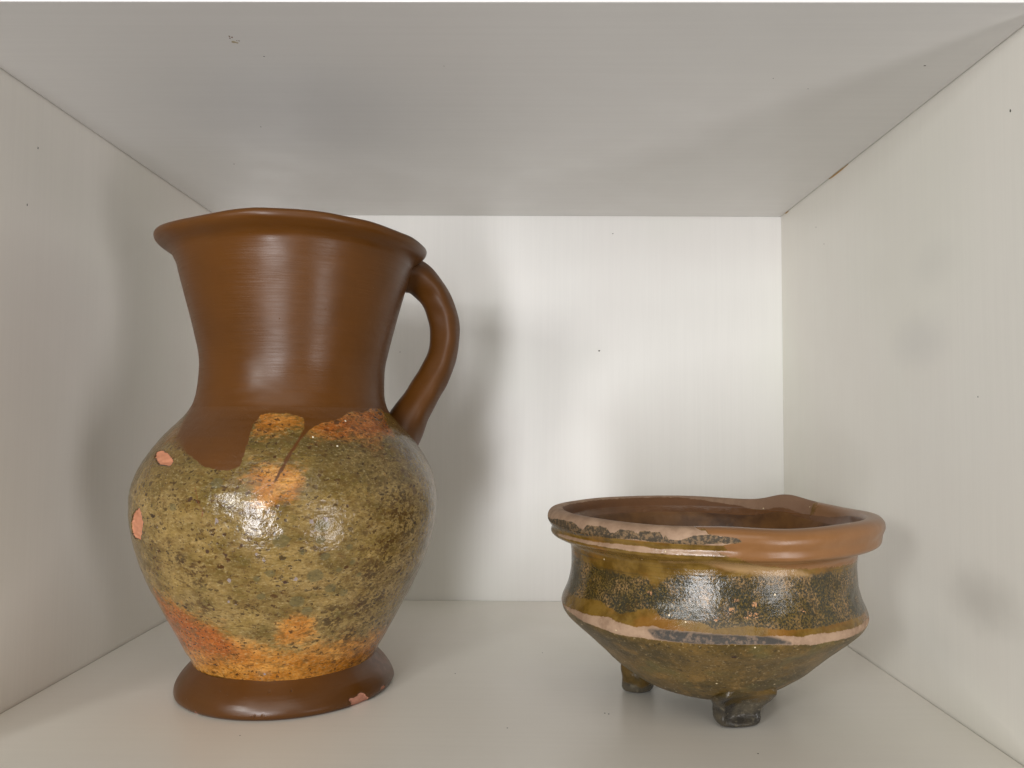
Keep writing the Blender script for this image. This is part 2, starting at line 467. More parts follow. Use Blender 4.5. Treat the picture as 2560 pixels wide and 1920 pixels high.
# ------------------------------------------------------------------ jug
JX, JY = -0.1612, -0.254
jug = thing('jug', (JX, JY, 0), 'tall restored jug with brown neck and speckled olive glazed belly', 'jug')
foot_tab = [(0.0012, 0.004), (0.0008, 0.045), (0.0003, 0.068), (0.0003, 0.0709), (0.0014, 0.0722), (0.003, 0.0726), (0.006, 0.0720),
            (0.0095, 0.0704), (0.013, 0.0681), (0.0165, 0.0650), (0.0195, 0.0621), (0.0212, 0.0606)]
body_tab = [(0.0204, 0.0606), (0.026, 0.0633), (0.03, 0.0657), (0.04, 0.0710), (0.05, 0.0764), (0.06, 0.0818), (0.07, 0.0869),
            (0.08, 0.0917), (0.09, 0.0956), (0.10, 0.0987), (0.11, 0.1010), (0.12, 0.1022), (0.13, 0.1023), (0.14, 0.1007),
            (0.15, 0.0970), (0.16, 0.0913), (0.17, 0.0840), (0.18, 0.0745), (0.185, 0.0700), (0.19, 0.0666)]
neck_tab = [(0.19, 0.0666), (0.195, 0.0648), (0.20, 0.0637), (0.21, 0.0630), (0.22, 0.0632), (0.23, 0.0648), (0.24, 0.0671),
            (0.25, 0.0696), (0.26, 0.0722), (0.27, 0.0749), (0.28, 0.0777), (0.287, 0.0793), (0.291, 0.0803)]
rim_tab = [(0.291, 0.0803), (0.2943, 0.0812), (0.2972, 0.0834), (0.2998, 0.0869), (0.3025, 0.0898), (0.3052, 0.0907), (0.3072, 0.0898),
           (0.3081, 0.0880), (0.3076, 0.0856), (0.3050, 0.0834), (0.302, 0.0812), (0.296, 0.0785)]
inner_tab = [(0.296, 0.0785), (0.28, 0.072), (0.26, 0.0665), (0.23, 0.0592), (0.21, 0.0572), (0.19, 0.061), (0.17, 0.078),
             (0.14, 0.0945), (0.12, 0.0965), (0.09, 0.0895), (0.06, 0.0755), (0.03, 0.06), (0.026, 0.04), (0.025, 0.004)]


def pack(*a):
    return np.stack([np.broadcast_to(q, (max(np.shape(x)[0] for x in a), NT)) for q in a], -1)


def sections(tabs, counts):
    rows, cuts = [], []
    k = 0
    # one continuous spline through all tables keeps the joins smooth
    for tab, n in zip(tabs, counts):
        s = smooth_profile(tab, n)
        if rows:
            s = s[1:]
        rows.append(s)
        k += len(s)
        cuts.append(k - 1)
    return np.concatenate(rows), cuts


full = body_tab + neck_tab[1:] + rim_tab[1:] + inner_tab[1:]
pf = smooth_profile(foot_tab, 70)
pb = smooth_profile(full, 620)
# find the cuts along the spline
top_i = int(np.argmax(pb[:, 0]))
i_neck = int(np.argmin(np.abs(pb[:top_i, 0] - 0.1905)))
i_rim = int(np.argmin(np.abs(pb[:top_i, 0] - 0.2915)))
i_in = top_i + int(np.argmin(np.abs(pb[top_i:, 0] - 0.296)))
NT = 840
th = np.linspace(-pi, pi, NT, endpoint=False)[None, :]


def lathe(prof, cx, cy, shift=None, dr=None, dz=None):
    z = np.repeat(prof[:, :1], NT, 1)
    r = np.repeat(prof[:, 1:2], NT, 1)
    if dr is not None:
        r = r + dr
    zz = z + (dz if dz is not None else 0)
    x = cx + r * np.cos(th)
    y = cy + r * np.sin(th)
    if shift is not None:
        sx, sy = shift
        x = x + sx
        y = y + sy
    return np.stack([x, y, zz], -1)


def jshift(z):
    s = np.interp(z, [0.19, 0.23], [0.001, 0.0028])
    return s * cos(radians(17)), s * sin(radians(17))


# --- jug body/neck/rim/inside grid
z = np.repeat(pb[:, :1], NT, 1)
r0 = pb[:, 1:2]
deg = np.degrees(th)
outer = (np.arange(len(pb)) < top_i)[:, None]
dr = (0.00045 - 0.00025 * smooth(z, 0.19, 0.22)) * value_noise(th, z, 3, 3, 60, 3)
dr = dr + 0.00012 * (1 - 0.8 * smooth(z, 0.185, 0.21)) * value_noise(th, z, 4, 14, 500, 3)
rimw = smooth(z, 0.285, 0.303)
w = lambda c, s: np.exp(-(((deg - c + 180) % 360 - 180) / s) ** 2)
dr = dr + rimw * 0.0007 * value_noise(th, z * 0, 77, 8, 0, 2) + rimw * (0.0010 * w(-92, 16) - 0.0007 * w(-70, 12) + 0.0008 * w(-45, 14) - 0.0006 * w(-118, 12) + 0.0035 * w(188, 28))
# faint horizontal throwing rings on the belly and shoulder
dr = dr + outer * (z < 0.19) * 0.00005 * np.sin(z * 1400 + 0.6 * np.sin(3 * th)) * smooth(z, 0.10, 0.15)
# chipped spots where the clay body shows: real hollows
U = lambda R_: np.radians(deg + 90) * R_ * 1000
Ub = np.radians(deg + 90) * np.interp(z, [p[0] for p in body_tab], [p[1] for p in body_tab]) * 1000
Vb = z * 1000


def jpoly(name):
    zs = np.array([p[0] for p in body_tab]) * 1000
    rs = np.array([p[1] for p in body_tab])
    return [(np.radians(t + 90) * np.interp(v, zs, rs) * 1000, v) for t, v in FEAT[name]]


sd_clay = np.maximum(sd_poly(Ub, Vb, jpoly('clay1')), sd_poly(Ub, Vb, jpoly('clay2')))
sd_clay_n = sd_clay + 0.35 * value_noise(th, z, 21, 60, 2500, 2)
dr = dr - outer * (z < 0.19) * 0.0016 * smooth(sd_clay_n, -0.3, 0.5) * (1 + 0.3 * value_noise(th, z, 22, 50, 1500, 2))
# lip height wanders
dz = rimw * (0.0011 * np.interp(deg, [-180, -140, -110, -90, -62, -45, -25, 10, 60, 180], [0, -0.6, -0.2, 0.9, 0.9, 0.1, -1.4, -1.4, 0, 0])
             + 0.0005 * value_noise(th, z * 0, 9, 7, 0, 2))
Pj = lathe(pb, JX, JY, jshift(z), dr, dz)
Nj = grid_normals(Pj)

# masks on the jug body
big = np.maximum
brown_poly = jpoly('brown_low')
hi = 260.0
brown_poly = [(-400, 178), (-190, 178)] + brown_poly + [(150, 188), (400, 186), (400, hi), (-400, hi)]
sd_brown = sd_poly(Ub, Vb, brown_poly)
left_soft = np.maximum(0, (-100 - deg)) * 0.0
orange = np.zeros(z.shape)
red = np.zeros(z.shape)
for nme, soft, amt, rd in (('or1', 9, 0.85, 0.25), ('or2', 9, 1.0, 0.85), ('or3', 11, 1.0, 0.0), ('or5', 11, 0.9, 0.25)):
    s = sd_poly(Ub, Vb, jpoly(nme)) + 3.0 * value_noise(th, z, 30, 20, 700, 3)
    f = smooth(s, -soft * 0.9, soft * 0.75)
    orange = big(orange, amt * f)
    red = big(red, rd * f)
t4 = np.array(sorted(FEAT['or4']))
low = np.interp(deg, t4[:, 0], t4[:, 1], left=60, right=45) - Vb + 3.0 + 2.0 * value_noise(th, z, 31, 12, 300, 3)
f = smooth(low, -10, 13)
orange = big(orange, f)
red = big(red, f * smooth(deg, -78, -108) * (1 - smooth(Vb, 70, 85)) * smooth(low, 0, 4) * smooth(z, 0.030, 0.042))
RmM = 0.0893


def circles(name, k=1.0, pad=6):
    out = np.full(z.shape, -50.0)
    for t, v, rr in FEAT[name]:
        Rl = np.interp(v, [p[0] * 1000 for p in body_tab], [p[1] * 1000 for p in body_tab])
        du = (np.radians(deg - t)) * Rl
        d = np.hypot(du, (Vb - v) * (1.25 if name == 'spots' else 1.0))
        out = np.maximum(out, rr * RmM * k - d)
    return out


sd_spot = circles('spots', 0.92)
sd_lilac = circles('lilac', 0.62)
sd_dark = circles('darksp', 0.75)
sd_white = circles('white', 1.0)

def line_sd(name, half):
    zs = np.array([p[0] for p in body_tab]) * 1000
    rs = np.array([p[1] for p in body_tab])
    pts = [(np.radians(t + 90) * np.interp(v, zs, rs) * 1000, v) for t, v in FEAT[name]]
    best = np.full(z.shape, 99.0)
    for (x0, y0), (x1, y1) in zip(pts[:-1], pts[1:]):
        dx, dy = x1 - x0, y1 - y0
        t_ = np.clip(((Ub - x0) * dx + (Vb - y0) * dy) / (dx * dx + dy * dy), 0, 1)
        best = np.minimum(best, np.hypot(Ub - x0 - t_ * dx, Vb - y0 - t_ * dy))
    return half - best


sd_crack = line_sd('crack', 0.32)
sd_hair = np.maximum(line_sd('hairline', 0.45), line_sd('leftline', 0.25))
sd_slash = line_sd('slash', 0.55)
dens = np.zeros(z.shape)
for t, v, rr in FEAT['cluster']:
    Rl = np.interp(v, [p[0] * 1000 for p in body_tab], [p[1] * 1000 for p in body_tab])
    d = np.hypot(np.radians(deg - t) * Rl, Vb - v)
    dens = big(dens, 1 - smooth(d, rr * RmM * 0.35, rr * RmM * 1.35))
dens = big(dens, 0.75 * smooth(deg, 0, 40))
dens = big(dens, 0.20 + 0.26 * smooth(deg, -75, -35) * (deg < 60))
dens = dens * (1 - 0.0 * z)
M1 = pack(sd_brown, orange, red, dens)
M2 = pack(sd_clay_n, sd_spot, sd_lilac, sd_dark)
M4 = pack(sd_crack, sd_hair, sd_slash, z * 0)
M3 = pack(sd_white, smooth(Vb, 128, 160), smooth(deg, -104, -122) * (deg < -60), smooth(Vb, 140, 185) * smooth(deg, -95, -135))

BROWN = (0.082, 0.0285, 0.0028)


def brown_paint(M):
    n1 = M.noise(14, 4, 0.6)
    n2 = M.noise(1.0, 3, 0.6, M.vec((40, 40, 700)))
    c = M.mix(M.step(n1, 0.3, 0.7), (BROWN[0] * 0.9, BROWN[1] * 0.88, BROWN[2] * 0.8), (BROWN[0] * 1.12, BROWN[1] * 1.1, BROWN[2] * 1.1))
    c = M.mix(M.mul(M.step(n2, 0.45, 0.75), 0.22), c, (BROWN[0] * 1.35, BROWN[1] * 1.35, BROWN[2] * 1.5))
    return c


def neck_mat(name, strokes=True):
    base = 0.0 if strokes else 0.09
    M = Mat(name)
    c = brown_paint(M)
    vs = M.voro(70)
    c = M.mix(M.mul(M.step(vs.outputs['Distance'], 0.05, 0.03), M.step(vs.outputs['Color'], 0.80, 0.82)), c, (0.32, 0.25, 0.18))
    v = M.vec((30, 30, 760), rot=(0.06, 0.04, 0))
    s1 = M.noise(1.0, 4, 0.65, v, dist=0.4)
    s2 = M.noise(60, 3, 0.6)
    s3 = M.noise(1.0, 2, 0.5, M.vec((55, 55, 1500), rot=(-0.04, 0.05, 0)))
    patch = M.step(M.noise(22, 3), 0.42, 0.62, 0.15, 1.0)
    h = M.bump(s1, 0.00036, M.mul(patch, 0.55 if strokes else 0.2))
    h = M.bump(s3, 0.00016, M.mul(patch, 0.5 if strokes else 0.2), h)
    h = M.bump(s2, 0.0005, 0.12, h)
    h = M.bump(M.noise(17, 2, 0.5), 0.0022, 0.16, h)
    pits = M.step(M.voro(230).outputs['Distance'], 0.10, 0.04)
    h = M.bump(M.mul(M.mul(pits, M.step(M.noise(90, 2), 0.55, 0.65)), -1.0), 0.0004, 0.5, h)
    r = M.add(M.step(M.noise(35, 3), 0.3, 0.7, 0.31 + base, 0.39 + base), M.mul(M.step(s1, 0.4, 0.7), 0.06))
    return M.out(c, r, h, spec=0.32)


def jug_glaze():
    M = Mat('speckled_olive_glaze')
    brown, orange, red, dens = M.attr('mask_a')
    clay, spot, lilac, darks = M.attr('mask_b')
    white, shoulder, leftside, shleft = M.attr('mask_c')
    hv = M.vec((1, 1, 2.0))
    # olive ground with soft clouds
    n1 = M.noise(28, 5, 0.62, hv)
    n2 = M.noise(75, 4, 0.6, M.vec((1, 1, 1.6), off=(5, 3, 1)))
    n3 = M.noise(260, 4, 0.65, M.vec((1, 1, 2.2)))
    c = M.mix(M.step(n1, 0.32, 0.66), (0.116, 0.075, 0.017), (0.250, 0.163, 0.052))
    c = M.mix(M.mul(M.step(n2, 0.42, 0.72), 0.45), c, (0.32, 0.222, 0.092))
    c = M.mix(M.mul(M.step(n2, 0.50, 0.30), 0.65), c, (0.095, 0.068, 0.017))
    c = M.mix(M.mul(shoulder, M.step(M.noise(20, 4, 0.6, M.vec((0.6, 0.6, 3))), 0.35, 0.6, 0.35, 0.85)), c, (0.080, 0.054, 0.011))
    yel = M.noise(33, 3, 0.5, M.vec((1, 1, 1.4), off=(8, 2, 4)))
    c = M.mix(M.mul(M.step(yel, 0.52, 0.72), 0.35), c, (0.32, 0.205, 0.045))
    # orange and red fields where the glaze runs thin
    oc = M.mix(M.step(n2, 0.35, 0.7), (0.35, 0.122, 0.010), (0.53, 0.245, 0.050))
    oc = M.mix(M.mul(red, 0.85), oc, M.mix(n2, (0.20, 0.030, 0.004), (0.38, 0.095, 0.010)))
    c = M.mix(M.step(M.add(orange, M.add(M.mul(M.sub(n3, 0.5), 1.2), M.mul(M.sub(n2, 0.5), 1.0))), 0.15, 0.95), c, oc)
    # streaky fine dark fibres
    f1 = M.noise(1.0, 3, 0.6, M.vec((170, 170, 620), rot=(0.15, 0.2, 0)), dist=0.8)
    c = M.mix(M.mul(M.step(f1, 0.57, 0.68), 0.65), c, (0.075, 0.042, 0.010))
    f2 = M.noise(1.0, 4, 0.7, M.vec((420, 420, 900), rot=(-0.2, 0.1, 0)))
    c = M.mix(M.mul(M.step(f2, 0.52, 0.66), 0.55), c, (0.09, 0.055, 0.014))
    c = M.mix(M.mul(M.step(f2, 0.47, 0.32), 0.40), c, (0.42, 0.34, 0.17))
    # rings on the shoulder
    ring = M.noise(1.0, 2, 0.5, M.vec((16, 16, 800)))
    c = M.mix(M.mul(M.mul(shoulder, M.mul(M.step(ring, 0.58, 0.68), M.step(n1, 0.4, 0.6))), 0.55), c, (0.07, 0.052, 0.012))
    # brown-black specks, dense in clusters: discrete irregular flecks, mostly lying sideways
    warp = M.n('ShaderNodeTexNoise')
    M.put(warp.inputs['Vector'], M.co)
    warp.inputs['Scale'].default_value = 420
    warp.inputs['Detail'].default_value = 3
    wadd = M.n('ShaderNodeVectorMath', operation='MULTIPLY_ADD')
    M.put(wadd.inputs[0], warp.outputs['Color'])
    wadd.inputs[1].default_value = (0.0042, 0.0042, 0.0042)
    M.put(wadd.inputs[2], M.co)
    wv = wadd.outputs[0]
    pm = M.step(M.noise(16, 3, 0.6), 0.36, 0.60)
    dk = None
    for sc_, rad_, base_, add_, rot_ in ((165, 0.38, 0.20, 0.75, 0.3), (270, 0.42, 0.33, 0.65, -0.2), (520, 0.42, 0.34, 0.5, 0.1)):
        vv = M.voro(sc_, M.vec((1, 1, 1.75), wv, rot=(0.1, rot_, 0)))
        sepc = M.n('ShaderNodeSeparateColor')
        M.put(sepc.inputs[0], vv.outputs['Color'])
        prob = M.add(M.mul(dens, add_), M.mul(pm, base_))
        on = M.step(M.sub(prob, sepc.outputs[0]), 0.0, 0.05)
        rr_ = M.mul(M.add(0.35, M.mul(sepc.outputs[1], 0.65)), rad_)
        f_ = M.mul(on, M.step(M.sub(vv.outputs['Distance'], rr_), 0.07, -0.04))
        f_ = M.mul(f_, M.add(0.55, M.mul(sepc.outputs[2], 0.45)))
        dk = f_ if dk is None else M.math('MAXIMUM', dk, f_)
    s1 = M.noise(300, 3, 0.6, M.vec((1, 1, 1.35), rot=(0, 0.35, 0)), dist=0.6)
    dk = M.math('MAXIMUM', dk, M.mul(M.mul(dens, M.step(s1, 0.47, 0.56)), 0.85))
    c = M.mix(M.mul(M.step(M.noise(130, 4, 0.7, M.vec((1, 1, 1.7))), 0.50, 0.66), 0.6), c, (0.115, 0.062, 0.014))
    dkc = M.mix(M.step(n1, 0.4, 0.6), (0.050, 0.018, 0.004), (0.026, 0.014, 0.006))
    c = M.mix(M.mul(dk, 0.92), c, dkc)
    # grey green round blots
    wob = M.mul(M.sub(M.noise(300, 3), 0.5), 1.6)
    sp = M.step(M.add(spot, wob), -0.7, 0.5)
    c = M.mix(M.mul(sp, 0.6), c, (0.095, 0.082, 0.036))
    ds = M.step(M.add(darks, M.mul(wob, 0.9)), -0.2, 0.35)
    c = M.mix(M.mul(ds, 0.9), c, (0.05, 0.026, 0.018))
    # lilac grey flaked bits
    wob2 = M.sub(M.mul(M.sub(M.noise(380, 3, 0.7), 0.5), 4.0), 0.0)
    lc = M.step(M.add(lilac, wob2), 0.0, 0.15)
    c = M.mix(M.mul(lc, 0.85), c, (0.25, 0.205, 0.20))
    crack, hair, slash, _ = M.attr('mask_d')
    jit = M.mul(M.sub(M.noise(500, 3, 0.7), 0.5), 1.0)
    c = M.mix(M.mul(M.step(M.add(crack, jit), -0.1, 0.25), 0.75), c, (0.42, 0.24, 0.17))
    c = M.mix(M.mul(M.step(M.add(hair, jit), -0.1, 0.25), 0.75), c, (0.16, 0.050, 0.020))
    c = M.mix(M.mul(M.step(M.add(slash, jit), -0.1, 0.25), 0.9), c, (0.045, 0.026, 0.006))
    wh = M.step(white, -0.1, 0.1)
    c = M.mix(wh, c, (0.75, 0.68, 0.5))
    # restored brown coat with ragged edge
    bw = M.add(brown, M.add(M.mul(M.sub(M.noise(240, 4, 0.7), 0.5), 2.6), M.mul(M.sub(M.noise(45, 2), 0.5), 2.0)))
    bf = M.step(M.mul(bw, M.sub(1.0, M.mul(leftside, 0.95))), -0.25, 0.3)
    softl = M.mul(shleft, M.step(M.noise(60, 4, 0.6, hv), 0.30, 0.7))
    bp = brown_paint(M)
    c = M.mix(M.mul(softl, 0.8), c, M.mix(n2, (0.14, 0.058, 0.016), (0.22, 0.10, 0.022)))
    c = M.mix(bf, c, bp)
    # chipped clay with a dark outline around it
    cl = M.step(M.add(clay, M.mul(M.sub(M.noise(500, 3), 0.5), 0.5)), -0.1, 0.1)
    edge = M.mul(M.step(clay, -0.65, -0.25), M.step(clay, 0.2, -0.05))
    c = M.mix(M.mul(edge, M.step(M.noise(120, 2), 0.35, 0.6, 0.3, 1.0)), c, (0.035, 0.016, 0.008))
    clc = M.mix(M.noise(160, 4), (0.38, 0.150, 0.080), (0.53, 0.25, 0.150))
    c = M.mix(cl, c, clc)
    # gloss
    g = M.mixf(bf, M.step(n3, 0.3, 0.7, 0.10, 0.20), 0.38)
    g = M.mixf(cl, g, 0.9)
    g = M.mixf(M.mul(dk, 0.5), g, 0.3)
    hmask = M.sub(1.0, M.mul(bf, 0.75))
    b1 = M.noise(330, 3, 0.6, M.vec((1, 1, 1.5)))
    b2 = M.noise(110, 3, 0.5)
    h = M.bump(b2, 0.0013, M.mul(hmask, 0.5))
    h = M.bump(b1, 0.00050, M.mul(hmask, 0.55), h)
    h = M.bump(M.noise(1.0, 2, 0.5, M.vec((14, 14, 500))), 0.0002, 0.2, h)
    h = M.bump(M.add(M.mul(dk, -0.6), M.mul(lc, -1.0)), 0.0002, 0.5, h)
    return M.out(c, g, h, spec=M.mixf(cl, 0.5, 0.1))


m_neck = neck_mat('burnished_brown_slip')
m_handle = neck_mat('brown_slip_handle', False)
at = {'mask_a': M1, 'mask_b': M2, 'mask_c': M3, 'mask_d': M4}
grid_part('body', Pj, Nj, 0, i_neck, jug_glaze(), jug, at, 'round belly in speckled olive and orange glaze')
grid_part('neck', Pj, Nj, i_neck, i_rim, m_neck, jug, None, 'flaring satin brown neck')
grid_part('rim', Pj, Nj, i_rim, i_in, m_neck, jug, None, 'rolled brown lip')
grid_part('inner_wall', Pj, Nj, i_in, len(pb) - 1, m_handle, jug)

# --- jug foot
z = np.repeat(pf[:, :1], NT, 1)
dr = 0.0008 * value_noise(th, z, 12, 5, 120, 3) * smooth(z, 0.0, 0.004)
Vf = z * 1000
Uf = np.radians(deg + 90) * 71.5 + z * 0
fp = lambda n: [(np.radians(t + 90) * 71.5, v) for t, v in FEAT[n]]
chip = fp('footchip')
chip = [(a, -2 if b < 1 else b) for a, b in chip]
sd_f = np.maximum(sd_poly(Uf, Vf, chip), sd_poly(Uf, Vf, fp('footchip3')))
sd_f = sd_f - 0.5
sd_f = np.maximum(sd_f, 1.1 - np.hypot(np.radians(deg + 122) * 71.5, Vf - 0.8))
sd_f = sd_f + 0.5 * value_noise(th, z, 40, 50, 2500, 2)
sd_f = np.where(pf[:, 1:2] < 0.069, np.minimum(sd_f, 0 - 5.0 * (z < 0.001)), sd_f)
dr = dr - 0.0008 * smooth(sd_f, -0.2, 0.5)
# incised mark: small arch and dash
ua, va = np.radians(deg + 89.0) * 71.5, Vf - 3.0
arch = np.abs(np.hypot(ua / 0.95, np.maximum(va - 0.6, 0)) - 1.0)
arch = np.where((va < -1.6) | (va > 2.2), 9, arch)
dash = np.hypot(np.maximum(np.abs(np.radians(deg + 92.6) * 71.5) - 1.3, 0), Vf - 4.2)
dash2 = np.hypot(np.maximum(np.abs(np.radians(deg + 84.4) * 71.5) - 0.4, 0), Vf - 3.6)
dot = np.hypot(np.radians(deg + 71.2) * 71.5, Vf - 15.2) - 0.25
dot2 = np.hypot(np.maximum(np.abs(np.radians(deg + 82.6) * 71.5) - 0.9, 0), (Vf - 15.3)) + 0.15
mark = 0.32 - np.minimum.reduce([arch, dash, dash2, dot, dot2])
dr = dr - 0.0004 * smooth(mark, -0.1, 0.25)
F1 = pack(sd_f, mark, smooth(deg, -25, 5) * smooth(Vf, 6, 16), z * 0)
Pf = lathe(pf, JX, JY, jshift(z), dr)
Nf = grid_normals(Pf)


def foot_mat():
    M = Mat('brown_slip_foot')
    chipf, mark_, pale, _ = M.attr('mask_a')
    c = brown_paint(M)
    c = M.mix(M.mul(pale, M.step(M.noise(200, 4), 0.45, 0.6, 0.15, 0.75)), c, (0.26, 0.12, 0.075))
    c = M.mix(M.mul(M.step(mark_, -0.02, 0.12), 0.85), c, (0.04, 0.018, 0.01))
    cf = M.step(M.add(chipf, M.mul(M.sub(M.noise(420, 3), 0.5), 0.7)), -0.1, 0.12)
    c = M.mix(cf, c, M.mix(M.noise(300, 3), (0.36, 0.14, 0.09), (0.5, 0.25, 0.17)))
    h = M.bump(M.noise(70, 3), 0.0008, 0.25)
    h = M.bump(M.noise(1.0, 3, 0.6, M.vec((30, 30, 500))), 0.0003, 0.3, h)
    h = M.bump(M.mul(M.step(M.voro(150).outputs['Distance'], 0.09, 0.03), -1.0), 0.0004, 0.5, h)
    return M.out(c, M.mixf(cf, M.step(M.noise(30, 3), 0.3, 0.7, 0.285, 0.37), 0.9), h)


grid_part('foot', Pf, Nf, 0, len(pf) - 1, foot_mat(), jug, {'mask_a': F1}, 'spreading brown foot chipped at its edge')


# --- handle: swept strap
def catmull(pts, n):
    P = np.array(pts, float)
    k = len(P)
    d = np.r_[0, np.cumsum(np.linalg.norm(np.diff(P, axis=0)[:, :2], axis=1))]
    s = np.linspace(0, d[-1], n)
    m = np.zeros_like(P)
    m[1:-1] = (P[2:] - P[:-2]) / (d[2:] - d[:-2])[:, None]
    m[0] = (P[1] - P[0]) / (d[1] - d[0])
    m[-1] = (P[-1] - P[-2]) / (d[-1] - d[-2])
    i = np.clip(np.searchsorted(d, s, 'right') - 1, 0, k - 2)
    h = (d[i + 1] - d[i])
    t = ((s - d[i]) / h)[:, None]
    h = h[:, None]
    return ((2 * t**3 - 3 * t**2 + 1) * P[i] + (t**3 - 2 * t**2 + t) * h * m[i]
            + (-2 * t**3 + 3 * t**2) * P[i + 1] + (t**3 - t**2) * h * m[i + 1])


# radial distance, height, half thickness, half width
hc = [(0.0700, 0.2915, 0.0125, 0.0180), (0.0800, 0.2930, 0.0128, 0.0170), (0.0885, 0.2915, 0.0126, 0.0155), (0.0965, 0.2862, 0.0121, 0.0143),
      (0.1040, 0.2780, 0.0115, 0.0132), (0.1102, 0.2660, 0.0113, 0.0125), (0.1130, 0.2535, 0.0112, 0.0122), (0.1127, 0.2410, 0.0111, 0.0120),
      (0.1095, 0.2270, 0.0113, 0.0120), (0.1042, 0.2150, 0.0116, 0.0122), (0.0976, 0.2030, 0.0121, 0.0128), (0.0910, 0.1915, 0.0130, 0.0138),
      (0.0853, 0.1815, 0.0142, 0.0150), (0.0793, 0.1710, 0.0156, 0.0170), (0.0738, 0.1620, 0.0168, 0.019)]
H = catmull(hc, 110)
phi = radians(27)
tan = np.gradient(H[:, :2], axis=0)
tan /= np.linalg.norm(tan, axis=1, keepdims=True)
nor = np.stack([tan[:, 1], -tan[:, 0]], 1)     # towards the outside of the loop
nor *= -1
ns = 72
a = np.linspace(0, 2 * pi, ns, endpoint=False)
P = np.zeros((len(H), ns, 3))
for i in range(len(H)):
    ca, sa = np.cos(a), np.sin(a)
    # a shallow ridge runs down the near flank of the strap, the outer face is a little flattened
    sq = 1 + 0.05 * np.cos(4 * a)
    wob = 1 + 0.018 * np.sin(i * 0.21 + 2 * a) + 0.012 * np.sin(i * 0.47 - a * 3)
    o = H[i, 2] * ca * sq * wob
    t = H[i, 3] * sa * sq * wob
    ridge = 0.0009 * np.exp(-((a - (2 * pi - 1.75)) / 0.22) ** 2) * smooth(np.array(float(i)), 22, 40) * (1 - smooth(np.array(float(i)), 62, 80))
    t = t - ridge
    rr = H[i, 0] + nor[i, 0] * o
    zz = H[i, 1] + nor[i, 1] * o
    sx, sy = jshift(H[i, 1])
    P[i, :, 0] = JX + sx + rr * cos(phi) - t * sin(phi)
    P[i, :, 1] = JY + sy + rr * sin(phi) + t * cos(phi)
    P[i, :, 2] = zz
Nh = grid_normals(P)
if np.sum((P[50, 0] - P[50].mean(0)) * Nh[50, 0]) < 0:
    P = P[:, ::-1]
    Nh = grid_normals(P)
grid_part('handle', P, Nh, 0, len(H) - 1, m_handle, jug, None, 'thick looped brown handle')

# ------------------------------------------------------------------ bowl
BX, BY = 0.1245, -0.2856
bowl = thing('bowl', (BX, BY, 0), 'low three legged pottery bowl with tan rim and mottled dark olive glaze', 'bowl')
bo = [(0.0104, 0.002), (0.0106, 0.012), (0.0113, 0.022), (0.0125, 0.031), (0.0150, 0.0385), (0.0182, 0.0452), (0.0225, 0.0517), (0.03, 0.0618),
      (0.035, 0.0672), (0.04, 0.0726), (0.045, 0.0782), (0.05, 0.0840), (0.055, 0.0899), (0.0585, 0.0933), (0.0615, 0.0951), (0.064, 0.0957),
      (0.0665, 0.0954), (0.07, 0.0942), (0.075, 0.0922), (0.08, 0.0909), (0.085, 0.0901), (0.09, 0.0897), (0.095, 0.0896), (0.10, 0.0899),
      (0.103, 0.0906), (0.1052, 0.0932), (0.107, 0.0985), (0.109, 0.1024), (0.111, 0.1033), (0.1135, 0.1027), (0.1160, 0.1043),
      (0.119, 0.1052), (0.122, 0.1047), (0.1245, 0.1025), (0.1256, 0.0990), (0.1249, 0.0958), (0.1225, 0.0937), (0.118, 0.0920),
      (0.110, 0.0875), (0.10, 0.0838), (0.085, 0.0832), (0.07, 0.0865), (0.062, 0.0880), (0.05, 0.0765), (0.035, 0.060), (0.022, 0.042),
      (0.0175, 0.025), (0.0168, 0.002)]
pw = smooth_profile(bo, 560)
topb = int(np.argmax(pw[:, 0]))
jb_rim = int(np.argmin(np.abs(pw[:topb, 0] - 0.1043)))
jb_in = topb + int(np.argmin(np.abs(pw[topb:, 0] - 0.114)))
z = np.repeat(pw[:, :1], NT, 1)
row = np.arange(len(pw))[:, None]
outer = row < topb
dr = 0.00035 * value_noise(th, z, 51, 3, 60, 3) + 0.00012 * value_noise(th, z, 52, 16, 500, 3)
rw = smooth(z, 0.100, 0.118)
# the lip is restored and smooth at the front right, thinner and worn at the left
painted = smooth(deg, -100, -93) * (1 - smooth(deg, 20, 35))
groove = np.exp(-((z - 0.1135) / 0.0016) ** 2) * outer
dr = dr + painted * groove * 0.0009
dr = dr + rw * (0.0006 * w(-10, 20) - 0.0006 * w(60, 30))
dz = rw * (0.0006 * value_noise(th, z * 0, 55, 4, 0, 2) - 0.0007 * w(-78, 13) + 0.0006 * w(-100, 12) - 0.0013 * w(75, 60) + 0.0044 * w(42, 9.5) + 0.0016 * w(30, 16)
           - 0.0010 * w(5, 20))
Dth = deg


def curve(name, lo=None, hi_=None):
    P_ = np.array([((t - 360 if t > 150 else t), v) for t, v in FEAT[name]])
    P_ = P_[np.argsort(P_[:, 0])]
    return np.interp(Dth, P_[:, 0], P_[:, 1])


